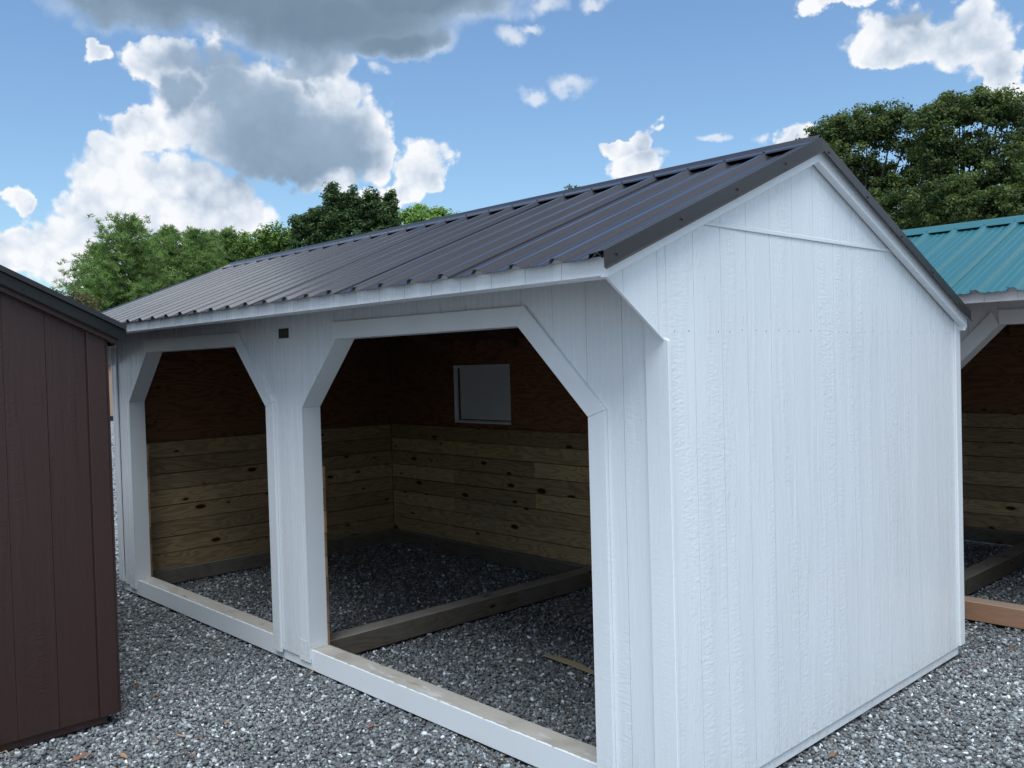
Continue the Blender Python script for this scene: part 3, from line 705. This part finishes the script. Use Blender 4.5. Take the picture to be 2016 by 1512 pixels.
# ------------------------------------------------------------------ crushed stone
def camspace(x, y, z=0):
    d = np.stack([x-CAM[0], y-CAM[1], np.full_like(x, z-CAM[2])], 1)
    zc = d@np.array(CF); return 1008+FPX*(d@np.array(CR))/np.maximum(zc, .01), 756-FPX*(d@np.array(CU))/np.maximum(zc, .01), zc
def gravel():
    rng = np.random.default_rng(11)
    protos = []
    for k in range(48):
        pts = rng.normal(size=(10, 3)); pts /= np.linalg.norm(pts, axis=1)[:, None]; pts *= rng.uniform(.75, 1.1, (10, 1))
        pts *= np.array([1.0, rng.uniform(.55, .9), rng.uniform(.45, .72)])
        bm = bmesh.new(); vs = [bm.verts.new(p) for p in pts]
        r = bmesh.ops.convex_hull(bm, input=vs); bmesh.ops.delete(bm, geom=[v for v in bm.verts if not v.link_faces], context='VERTS')
        bmesh.ops.triangulate(bm, faces=bm.faces); bm.verts.index_update()
        protos.append((np.array([v.co[:] for v in bm.verts]), np.array([[v.index for v in f.verts] for f in bm.faces]))); bm.free()
    # candidate positions: dense near the camera, thinner further off
    X, Y, SC = [], [], []
    def scatter(n, x0, x1, y0, y1, smin, smax, dmin, dmax):
        x = rng.uniform(x0, x1, n); y = rng.uniform(y0, y1, n); px, py, zc = camspace(x, y)
        keep = (zc > .5) & (px > -260) & (px < 2280) & (py < 1830) & (zc >= dmin) & (zc < dmax)
        keep &= ~((x < -3.35) & (y < -1.25))                                                   # under the brown shed
        keep &= ~((x > -.02) & (x < .0) & (y > 0) & (y < 3))
        keep &= ~((x > -2.8) & (x < -.15) & (y > 2.1) & (y < 3.0))                             # behind the gable, never in view
        keep &= ~((x < -.4) & (y > 3.1) & (zc < 9) & (px < 1800))
        x, y = x[keep], y[keep]; X.append(x); Y.append(y)
        s = smin*(smax/smin)**(rng.random(len(x))**1.7); SC.append(s)
    scatter(330000, -7.2, 2.3, -3.2, 5.2, .0105, .027, 0, 6.2)
    scatter(190000, -7.5, 4.0, -3.5, 7.5, .012, .027, 6.2, 9.0)
    scatter(60000, -26, -3, -8, 14, .020, .036, 9.0, 26)
    x = np.concatenate(X); y = np.concatenate(Y); s = np.concatenate(SC)
    # leave out what stands inside the skids
    def inside(x0, x1, y0, y1): return (x > x0) & (x < x1) & (y > y0) & (y < y1)
    bad = np.zeros(len(x), bool)
    for (ox, oy) in ((0, 0), (2.46, 3.815)):
        bad |= inside(ox-6.11, ox-.02, oy+.03, oy+.145) | inside(ox-6.11, ox-.02, oy+2.9, oy+3.0) | inside(ox-3.09, ox-2.97, oy, oy+3) | inside(ox-.145, ox-.03, oy, oy+3)
    x, y, s = x[~bad], y[~bad], s[~bad]
    n = len(x); print('stones', n)
    z = rng.uniform(-.010, .004, n)
    near = np.zeros(n, bool)
    a = rng.uniform(0, 2*PI, n); tx = rng.normal(0, .42, n); ty = rng.normal(0, .42, n)
    ca, sa = np.cos(a), np.sin(a); cx_, sx_ = np.cos(tx), np.sin(tx); cy_, sy_ = np.cos(ty), np.sin(ty)
    R = np.zeros((n, 3, 3))
    Rz = np.zeros((n, 3, 3)); Rz[:, 0, 0] = ca; Rz[:, 0, 1] = -sa; Rz[:, 1, 0] = sa; Rz[:, 1, 1] = ca; Rz[:, 2, 2] = 1
    Rx = np.zeros((n, 3, 3)); Rx[:, 0, 0] = 1; Rx[:, 1, 1] = cx_; Rx[:, 1, 2] = -sx_; Rx[:, 2, 1] = sx_; Rx[:, 2, 2] = cx_
    Ry = np.zeros((n, 3, 3)); Ry[:, 1, 1] = 1; Ry[:, 0, 0] = cy_; Ry[:, 0, 2] = sy_; Ry[:, 2, 0] = -sy_; Ry[:, 2, 2] = cy_
    R = Rz@Rx@Ry
    kind = rng.integers(0, len(protos), n)
    g = rng.random(n)
    tone = np.where(g < .55, rng.uniform(.09, .165, n), np.where(g < .88, rng.uniform(.17, .27, n), np.where(g < .975, rng.uniform(.33, .50, n), rng.uniform(.55, .78, n))))
    col = np.stack([tone*1.05, tone*1.13, tone*1.18, np.ones(n)], 1)
    pat = .5+.5*np.sin(x*1.9+1.3*np.sin(y*1.4))*np.sin(y*2.3+1.1*np.sin(x*1.7)); col[:, :3] *= (.86+.24*pat)[:, None]
    br = rng.random(n) < .006; col[br, :3] = np.array([.20, .12, .085])*rng.uniform(.6, 1.3, (br.sum(), 1))
    gr = rng.random(n) < .05; col[gr, :3] *= np.array([.92, 1.03, .95])
    V, Fc, C = [], [], []; base = 0
    for k, (pv, pf) in enumerate(protos):
        idx = np.where(kind == k)[0]
        if not len(idx): continue
        vv = np.einsum('nij,vj->nvi', R[idx], pv)*s[idx][:, None, None]
        vv += np.stack([x[idx], y[idx], z[idx]], 1)[:, None, :]
        m = len(pv); V.append(vv.reshape(-1, 3)); C.append(np.repeat(col[idx], m, 0))
        ff = pf[None]+(np.arange(len(idx))*m)[:, None, None]+base; Fc.append(ff.reshape(-1, 3)); base += len(idx)*m
    V = np.concatenate(V); Fc = np.concatenate(Fc); C = np.concatenate(C)
    print('gravel tris', len(Fc))
    me = tri_mesh('gravel', V, Fc, C)
    m, nn, b = material('crushed_stone')
    at = nn.attr('tone')[0]
    v = nn.noise(nn.obj(), 90, 4, .65); vv = nn.lin(v, .25, .75, .72, 1.3)
    c = nn.mix(1.0, at, nn.comb(vv, vv, vv), 'MULTIPLY')
    nn.put(b.inputs['Base Color'], c); b.inputs['Roughness'].default_value = .72; b.inputs['Specular IOR Level'].default_value = .3
    nn.put(b.inputs['Normal'], nn.bump(nn.noise(nn.obj(), 260, 3, .6), .5, .002))
    me.materials.append(m)
    o = bpy.data.objects.new('gravel', me); COL.objects.link(o); tag(o, 'grey crushed stone spread over the yard and under the sheds', 'gravel', kind='stuff')
def tri_mesh(name, V, F, C=None):
    me = bpy.data.meshes.new(name); k = F.shape[1]
    me.vertices.add(len(V)); me.vertices.foreach_set('co', V.astype(np.float32).ravel())
    me.loops.add(F.size); me.loops.foreach_set('vertex_index', F.astype(np.int32).ravel())
    me.polygons.add(len(F)); me.polygons.foreach_set('loop_start', np.arange(0, F.size, k, dtype=np.int32))
    me.update(calc_edges=True)
    if C is not None:
        a = me.color_attributes.new('tone', 'FLOAT_COLOR', 'POINT'); a.data.foreach_set('color', C.astype(np.float32).ravel())
    return me
gravel()

# ------------------------------------------------------------------ trees
def leaf_material(name, dark, light, trans=.35):
    m = bpy.data.materials.new(name); m.use_nodes = True; m.node_tree.nodes.clear(); n = NT(m.node_tree)
    t = n.attr('tone')[0]; f = n.sep(t)[0]
    c = n.mix(f, dark, light)
    d = n.n.new('ShaderNodeBsdfPrincipled'); n.put(d.inputs['Base Color'], c); d.inputs['Roughness'].default_value = .6; d.inputs['Specular IOR Level'].default_value = .25
    tr = n.n.new('ShaderNodeBsdfTranslucent'); n.put(tr.inputs[0], n.mix(1.0, c, (1.1, 1.25, .6), 'MULTIPLY'))
    mx = n.n.new('ShaderNodeMixShader'); mx.inputs[0].default_value = trans; n.l.new(d.outputs[0], mx.inputs[1]); n.l.new(tr.outputs[0], mx.inputs[2])
    o = n.n.new('ShaderNodeOutputMaterial'); n.l.new(mx.outputs[0], o.inputs[0]); return m
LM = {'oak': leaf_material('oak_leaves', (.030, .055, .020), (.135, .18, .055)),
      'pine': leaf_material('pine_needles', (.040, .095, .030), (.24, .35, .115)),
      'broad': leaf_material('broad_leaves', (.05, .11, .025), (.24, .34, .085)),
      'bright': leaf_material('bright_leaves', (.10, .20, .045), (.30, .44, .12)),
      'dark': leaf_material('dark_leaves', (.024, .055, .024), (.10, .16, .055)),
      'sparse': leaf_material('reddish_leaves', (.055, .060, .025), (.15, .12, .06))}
MAT['oak_bark'] = plain('dark_bark', (.03, .026, .02), .9, var=.5, bump=.6, bscale=14)
MAT['bark'] = plain('bark', (.085, .065, .05), .9, var=.5, bump=.8, bscale=14)

def leaves(rng, centers, radii, per, size, aspect, flat=.65, toneb=None):
    """leaf quads round clump centres; leaves sit mostly on the clump's shell and face outward and up"""
    n = len(centers)*per
    ci = np.repeat(np.arange(len(centers)), per)
    d = rng.normal(size=(n, 3)); d /= np.linalg.norm(d, axis=1)[:, None]
    rr = radii[ci]*(rng.random(n)**.45)*rng.uniform(.75, 1.12, n)
    p = centers[ci] + d*rr[:, None]*np.array([1, 1, flat])
    nr = d*.8 + np.array([0, 0, .55]) + rng.normal(size=(n, 3))*.55; nr /= np.linalg.norm(nr, axis=1)[:, None]
    a = np.cross(nr, rng.normal(size=(n, 3))); a /= np.linalg.norm(a, axis=1)[:, None]+1e-9; b = np.cross(nr, a)
    s = size*rng.uniform(.6, 1.35, n)[:, None]
    v = np.stack([p-a*s, p-b*s*aspect, p+a*s+nr*s*.25, p+b*s*aspect], 1)
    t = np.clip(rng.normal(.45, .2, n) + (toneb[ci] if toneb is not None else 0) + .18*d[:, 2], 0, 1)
    return v.reshape(-1, 3), np.arange(n*4).reshape(-1, 4), np.repeat(np.stack([t, t, t, np.ones(n)], 1), 4, 0)

def tree(px, dist, top_px, lobes, kind, name, label, seed, per=70, size=.13, aspect=.55, cl=.62, trunk_r=.22, nclump=1.0, cat='tree', group=None, gap=0.0):
    """lobes: list of (dx px, y px of centre, rx px, ry px, density) in the photo's own scale, turned into metres at the tree's distance"""
    rng = np.random.default_rng(seed)
    bx, by, _ = far_point(px, dist, 0); d = pix_dir(px, 737); hx, hy = d.x/math.hypot(d.x, d.y), d.y/math.hypot(d.x, d.y)
    right = np.array([hy, -hx, 0]); fwd = np.array([hx, hy, 0]); dep = dist*math.hypot(d.x, d.y)/1.0
    zc = dist*(hx*CF.x+hy*CF.y); mpp = zc/FPX
    hor = 715 + (1008-px)*0.0277
    T = empty(name, (bx, by, 0)); tag(T, label, cat, group)
    cs, rs, tb = [], [], []; tubes = MB()
    tot = 0
    zl = [((hor-l[1])*mpp+CAM[2]) for l in lobes]
    ztop = max(z+l[3]*mpp for z, l in zip(zl, lobes))
    tr = MB(); zt = ztop*.72; wob = rng.normal(0, .12, (6, 2))
    tp = [(wob[i, 0]*i*.4, wob[i, 1]*i*.4, -.05+zt*i/5) for i in range(6)]
    tr.tube(tp, [trunk_r*(1.25-.19*i) for i in range(6)], 8)
    tk = tr.build('trunk', 'oak_bark' if kind == 'oak' else 'bark', T, smooth=True)
    lb = MB()
    for l, z in zip(lobes, zl):
        c = right*(l[0]*mpp) + np.array([0, 0, z]) + fwd*rng.uniform(-.6, .6)
        rx, rz = l[2]*mpp, l[3]*mpp
        A = 4*PI*rx*rz; n = max(6, int(A/(cl*cl)*1.05*nclump*l[4]))
        dd = rng.normal(size=(n, 3)); dd /= np.linalg.norm(dd, axis=1)[:, None]
        q = rng.random(n)**.38
        p = c + (dd*q[:, None]*(1+rng.normal(0, .06, (n, 1))))*(right*rx)[None]*0
        off = dd[:, 0:1]*right*rx + dd[:, 1:2]*fwd*rx*.9 + dd[:, 2:3]*np.array([0, 0, rz])
        p = c + off*(q*(1+rng.normal(0, .07, n)))[:, None]
        p = p[p[:, 2] > .5]; cs.append(p); rs.append(rng.uniform(.55, 1.15, len(p))*cl); tb.append(rng.normal(0, .14, len(p)))
        # limbs from the trunk to a number of clumps
        for j in rng.choice(len(p), min(len(p), 3), replace=False):
            z0 = min(zt*.95, max(.25*zt, p[j][2]*.62)); i0 = z0/zt*5; a0 = Vector(tp[int(min(i0, 4))]).lerp(Vector(tp[int(min(i0, 4))+1]), i0-int(min(i0, 4)))
            e = Vector(p[j]); mid = a0.lerp(e, .5) + Vector((0, 0, -.12*abs(e.z-a0.z)+.1))
            lb.tube([a0, mid, e], [trunk_r*.26, trunk_r*.14, trunk_r*.04], 5)
    lo = lb.build('limbs', 'oak_bark', tk, smooth=True)
    cs = np.concatenate(cs); rs = np.concatenate(rs); tb = np.concatenate(tb)
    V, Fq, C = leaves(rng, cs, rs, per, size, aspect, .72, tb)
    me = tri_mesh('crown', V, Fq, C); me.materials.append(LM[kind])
    o = bpy.data.objects.new('crown', me); COL.objects.link(o); o.parent = T
    return len(Fq)*2

def pine(px, dist, toppx, halfw, seed, label, name='pine_tree', group=None, up=.5, size=.17, nb=64, kind='pine', per=16, lean=0):
    """whorls of upswept branches carrying needle tufts"""
    rng = np.random.default_rng(seed)
    bx, by, _ = far_point(px, dist, 0); mpp = dist/FPX; hor = 715+(1008-px)*.0277
    H = (hor-toppx)*mpp+CAM[2]; Wd = halfw*mpp
    T = empty(name, (bx, by, 0)); tag(T, label, 'tree', group)
    tk = MB().tube([(lean*z_, 0, z_*H-.05) for z_ in (0, .25, .5, .75, .97)], [.24, .2, .15, .09, .03], 8).build('trunk', 'bark', T, smooth=True)
    lb = MB(); cs = []; tb = []
    for i in range(nb):
        f = .12+.88*(i/nb)**.85; z = f*H*.97; az = i*2.399+rng.uniform(-.3, .3)
        ln = Wd*(min(1, (1-f)*2.2+.16))*rng.uniform(.7, 1.2)
        d = np.array([math.cos(az), math.sin(az), 0]); rise = up*(.4+f)*rng.uniform(.6, 1.3)
        base = np.array([lean*f, 0, z]); pts = []
        for t in np.linspace(0, 1, 6): pts.append(base+d*ln*t+np.array([0, 0, ln*rise*(t**1.5)]))
        lb.tube([pts[0], pts[3], pts[5]], [.05, .03, .012], 4)
        for t in np.linspace(.25, 1, max(3, int(ln/.22))):
            q = base+d*ln*t+np.array([0, 0, ln*rise*(t**1.5)])
            for _ in range(4):
                cs.append(q+rng.normal(0, .16+.10*ln*(1-abs(t-.6)), 3)*np.array([1, 1, .6])); tb.append(rng.normal(.0, .22)+.16*t)
    lb.build('limbs', 'bark', tk)
    cs = np.array(cs); tb = np.array(tb); n = len(cs)*per; ci = np.repeat(np.arange(len(cs)), per)
    d = rng.normal(size=(n, 3)); d[:, 2] = np.abs(d[:, 2])*.9+.1; d /= np.linalg.norm(d, axis=1)[:, None]
    s = size*rng.uniform(.7, 1.3, n)[:, None]; w = np.cross(d, rng.normal(size=(n, 3))); w /= np.linalg.norm(w, axis=1)[:, None]
    p = cs[ci]+rng.normal(0, .05, (n, 3))
    V = np.stack([p-w*s*.10, p+w*s*.10, p+d*s*1.25+w*s*.05, p+d*s*1.25-w*s*.05], 1).reshape(-1, 3)
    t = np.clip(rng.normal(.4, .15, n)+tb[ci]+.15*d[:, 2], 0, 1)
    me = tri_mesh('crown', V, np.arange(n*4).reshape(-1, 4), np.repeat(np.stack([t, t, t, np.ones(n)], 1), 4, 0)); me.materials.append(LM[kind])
    o = bpy.data.objects.new('crown', me); COL.objects.link(o); o.parent = T
    return n*2

tot = 0
G1 = 'trees beyond the white shed'
G2 = 'oaks behind the teal roof'
# left wood line
tot += pine(262, 56, 452, 84, 1, 'tallest pale green pine with upswept ragged branches at the left', group=G1, up=.75, nb=80, per=18, kind='pine')
tot += pine(205, 58, 505, 60, 2, 'lower pine standing left of the tall ragged pine', group=G1, up=.6, nb=90, per=18)
tot += pine(342, 60, 462, 62, 3, 'dark green pine just right of the tall ragged pine', group=G1, up=.4, nb=100, per=18)
tot += pine(392, 62, 462, 60, 4, 'dark green pine in the middle of the left tree line', group=G1, up=.4, nb=100, per=18)
tot += pine(460, 64, 460, 52, 5, 'slim pine with a flat tip left of the rounded trees', group=G1, up=.3, nb=90, per=18)
tot += pine(425, 70, 466, 70, 6, 'pine tree set back between two dark pines', group=G1, up=.4, nb=90, per=18)
tot += tree(320, 66, 450, [(0, 520, 45, 55, 1), (10, 600, 60, 60, 1), (0, 690, 60, 50, .7)], 'broad', 'broadleaf_tree', 'yellowish green broadleaf tree between the left pines', 21, per=50, size=.11, group=G1)
tot += tree(505, 64, 455, [(-6, 480, 30, 28, 1), (10, 520, 42, 40, 1), (0, 600, 50, 60, .8)], 'broad', 'broadleaf_tree', 'small rounded light green tree behind the left end of the ridge', 7, per=55, size=.11, group=G1)
tot += tree(556, 62, 443, [(0, 472, 34, 30, 1), (-4, 515, 46, 40, 1), (10, 600, 50, 60, .8)], 'broad', 'broadleaf_tree', 'rounded green tree left of the tall dark tree', 8, per=55, size=.11, group=G1)
tot += tree(700, 58, 362, [(-36, 392, 15, 30, 1.2), (-12, 412, 16, 36, 1.2), (6, 402, 12, 30, 1.2), (44, 400, 15, 32, 1.2), (80, 404, 13, 34, 1.2), (-30, 430, 30, 36, 1.1), (20, 430, 24, 34, 1.1), (62, 432, 26, 36, 1.1), (-50, 450, 45, 50, 1), (20, 460, 70, 55, 1), (-95, 450, 22, 28, .9), (-85, 495, 40, 40, 1), (0, 560, 90, 80, .8), (0, 650, 80, 50, .5)],
            'dark', 'dark_broadleaf_tree', 'tall dark green tree with several pointed tops above the roof', 9, per=60, size=.09, cl=.42, group=G1)
tot += tree(850, 66, 403, [(-10, 438, 55, 30, 1), (30, 440, 42, 26, 1), (-50, 455, 36, 28, 1), (0, 500, 70, 50, .8), (0, 600, 60, 60, .5)], 'bright', 'pale_green_tree', 'bright light green tree right of the tall dark tree', 10, per=55, size=.12, group=G1)
tot += tree(1136, 70, 370, [(0, 388, 20, 13, 1), (0, 430, 36, 36, .7), (0, 520, 50, 50, .5)], 'dark', 'dark_broadleaf_tree', 'tree whose tip just shows above the roof ridge', 12, per=50, size=.12, group=G1)
tot += tree(150, 50, 560, [(-22, 592, 30, 22, .5), (12, 600, 42, 26, .7), (0, 660, 60, 40, 1)], 'sparse', 'sparse_tree', 'thin twiggy reddish tree at the far left of the tree line', 13, per=22, size=.09, cl=.5, trunk_r=.1, group=G1)
# right oaks
tot += tree(1700, 46, 210, [(-80, 290, 46, 50, 1), (-40, 258, 48, 40, 1.1), (10, 256, 48, 40, 1), (60, 262, 50, 42, 1), (-60, 350, 50, 40, .6), (10, 350, 50, 50, .85), (60, 370, 60, 40, .9), (-20, 310, 60, 34, .6), (110, 320, 36, 60, .8), (60, 440, 110, 60, 1), (0, 540, 110, 80, .6), (0, 640, 70, 60, .3)],
            'oak', 'oak_tree', 'broad dark oak behind the gable peak of the white shed', 14, per=95, size=.07, cl=.46, trunk_r=.35, group=G2)
tot += tree(1900, 43, 178, [(-50, 244, 42, 42, 1), (-14, 218, 46, 36, 1), (34, 214, 46, 34, 1.1), (76, 240, 42, 40, 1), (-40, 310, 48, 46, .85), (20, 300, 44, 40, .75), (66, 330, 50, 48, .75), (-10, 360, 60, 30, .6), (0, 410, 110, 60, 1), (90, 420, 60, 70, 1), (0, 520, 110, 70, .6), (0, 630, 70, 60, .3)],
            'oak', 'oak_tree', 'taller oak with sky gaps above the teal roof', 15, per=95, size=.07, cl=.46, trunk_r=.35, group=G2)
tot += tree(2085, 47, 215, [(-20, 290, 60, 60, 1), (10, 370, 90, 80, 1), (0, 480, 90, 80, .7)], 'oak', 'oak_tree', 'oak cut off by the right edge of the picture', 16, per=60, size=.1, cl=.5, trunk_r=.3, group=G2)
print('tree tris', tot)

# ------------------------------------------------------------------ small things on the ground
def leaf_litter():
    rng = random.Random(5)
    m, n, b = material('dead_leaf')
    r = n.rnd(); n.put(b.inputs['Base Color'], n.mix(r, (.16, .065, .035), (.30, .19, .11))); b.inputs['Roughness'].default_value = .7
    def gp(px, py):
        d = CF + CR*((px-1008)/FPX) + CU*((756-py)/FPX); t = (.012-CAM[2])/d.z; return CAM[0]+d.x*t, CAM[1]+d.y*t
    proto = None
    for (px, py, s, lab_) in ((424, 1281, 0.03, 'rust brown leaf on the gravel in front of the left bay sill'),
                        (270, 1352, 0.03, 'curled pale brown leaf beside the lower right corner of the brown shed'),
                        (446, 1423, 0.03, 'reddish leaf on the open gravel midway between the brown shed and center post'),
                        (355, 1450, 0.022, 'tiny orange leaf on the gravel right of the brown shed foot'),
                        (243, 1490, 0.034, 'light tan leaf at the bottom edge of the picture near the brown shed'),
                        (617, 1323, 0.03, 'leaf tucked against the painted skid below the center post'),
                        (730, 1431, 0.024, 'small dark red leaf in front of the right bay sill, left part'),
                        (982, 1500, 0.03, 'rusty leaf at the bottom edge beside the thin twig'),
                        (84, 1487, 0.026, 'red leaf against the foot of the brown shed'),
                        (158, 1493, 0.045, 'largest reddish brown leaf, at the bottom left on the gravel'),
                        (380, 1490, 0.022, 'small brown leaf at the bottom edge, right of the light tan leaf'),
                        (1064, 1413, 0.024, 'brown leaf inside the right bay just behind the sill'),
                        (1640, 1488, 0.026, 'rust leaf below the white gable wall at the bottom of the picture'),
                        (1705, 1461, 0.024, 'brown leaf on the gravel right of the white gable wall'),
                        (1862, 1404, 0.02, 'orange leaf on the gravel near the back corner of the gable wall'),
                        (700, 1220, 0.022, 'dark red leaf inside the shed behind the cross skid'),
                        (1900, 1325, 0.018, 'tiny leaf below the back corner board of the white shed')):
        x, y = gp(px, py)
        if proto is None:
            mb = MB(); sh = [(-1, 0, .0), (-.5, .32, .14), (.1, .42, .05), (.6, .24, .2), (1.1, 0, .1), (.6, -.28, .12), (.0, -.38, .2), (-.6, -.26, .05)]
            mb.v = [(a*1., b_*1., c*1.) for a, b_, c in sh] + [(0, 0, -.06), (-1.5, .1, .1)]
            mb.f = [(i, (i+1) % 8, 8) for i in range(8)] + [(0, 9, 8)]
            o = mb.build('dead_leaf', m); proto = o
            o.modifiers.new('s', 'SOLIDIFY').thickness = .03
        else:
            o = proto.copy(); COL.objects.link(o)
        o.location = (x, y, .016); o.scale = (s, s, s); o.rotation_euler = (rng.uniform(-.4, .4), rng.uniform(-.4, .4), rng.uniform(0, 6.28))
        tag(o, lab_, 'leaf', 'dead leaves on the gravel')
    # splintered strip of wood inside the shed
    A = Vector((*gp(1072, 1291), .02)); B = Vector((*gp(1205, 1340), .026)); d = (B-A); w = Vector((-d.y, d.x, 0)).normalized()
    up, lo = [], []
    for i in range(13):
        t = i/12; hw = .034*math.sin(PI*min(1, t*1.1+.04))**.6 if t < .9 else .012*(1-t)*8
        c = A+d*t + Vector((0, 0, .008*math.sin(t*5)))
        up.append(c+w*(hw+rng.uniform(-.004, .004))); lo.append(c-w*(hw*.8+rng.uniform(-.002, .002)))
    mb = MB(); nn = len(up)
    for q in up+lo: mb.v.append(tuple(q))
    for q in up+lo: mb.v.append((q.x, q.y, q.z-.006))
    for i in range(nn-1):
        mb.f += [(i, i+1, nn+i+1, nn+i), (2*nn+i+1, 2*nn+i, 3*nn+i, 3*nn+i+1), (i, 2*nn+i, 2*nn+i+1, i+1), (nn+i, nn+i+1, 3*nn+i+1, 3*nn+i)]
    mw = plain('pale_splinter', (.42, .35, .20), .7, var=.2)
    tag(mb.build('wood_splinter', mw), 'long pale wood splinter on the gravel inside the white shed', 'wood scrap')
    x, y = gp(1008, 1299)
    mb = MB().prism([(-.03, -.012), (.0, -.016), (.028, -.002), (.02, .012), (-.01, .014)], 'z', 0, .004)
    o = mb.build('wood_chip', mw); o.location = (x, y, .018); o.rotation_euler = (.2, .1, 2); tag(o, 'small pale wood chip left of the long splinter', 'wood scrap')
    # twig by the sill, straw by the brown shed
    for nm, lab, pts, mat in (('twig', 'thin brown twig on the gravel in front of the painted sill', [(905, 1458), (940, 1472), (975, 1497), (1000, 1511)], 'bark'),
                              ('straw', 'bit of yellow straw at the foot of the brown shed', [(0, 1487), (12, 1484), (20, 1492), (25, 1484)], mw)):
        P3 = [(*gp(a, b_), .024+.004*(i % 2)) for i, (a, b_) in enumerate(pts)]
        tag(MB().tube(P3, [.0025, .003, .0025, .0015], 5).build(nm, mat), lab, nm)
leaf_litter()
print('objects', len(bpy.data.objects))
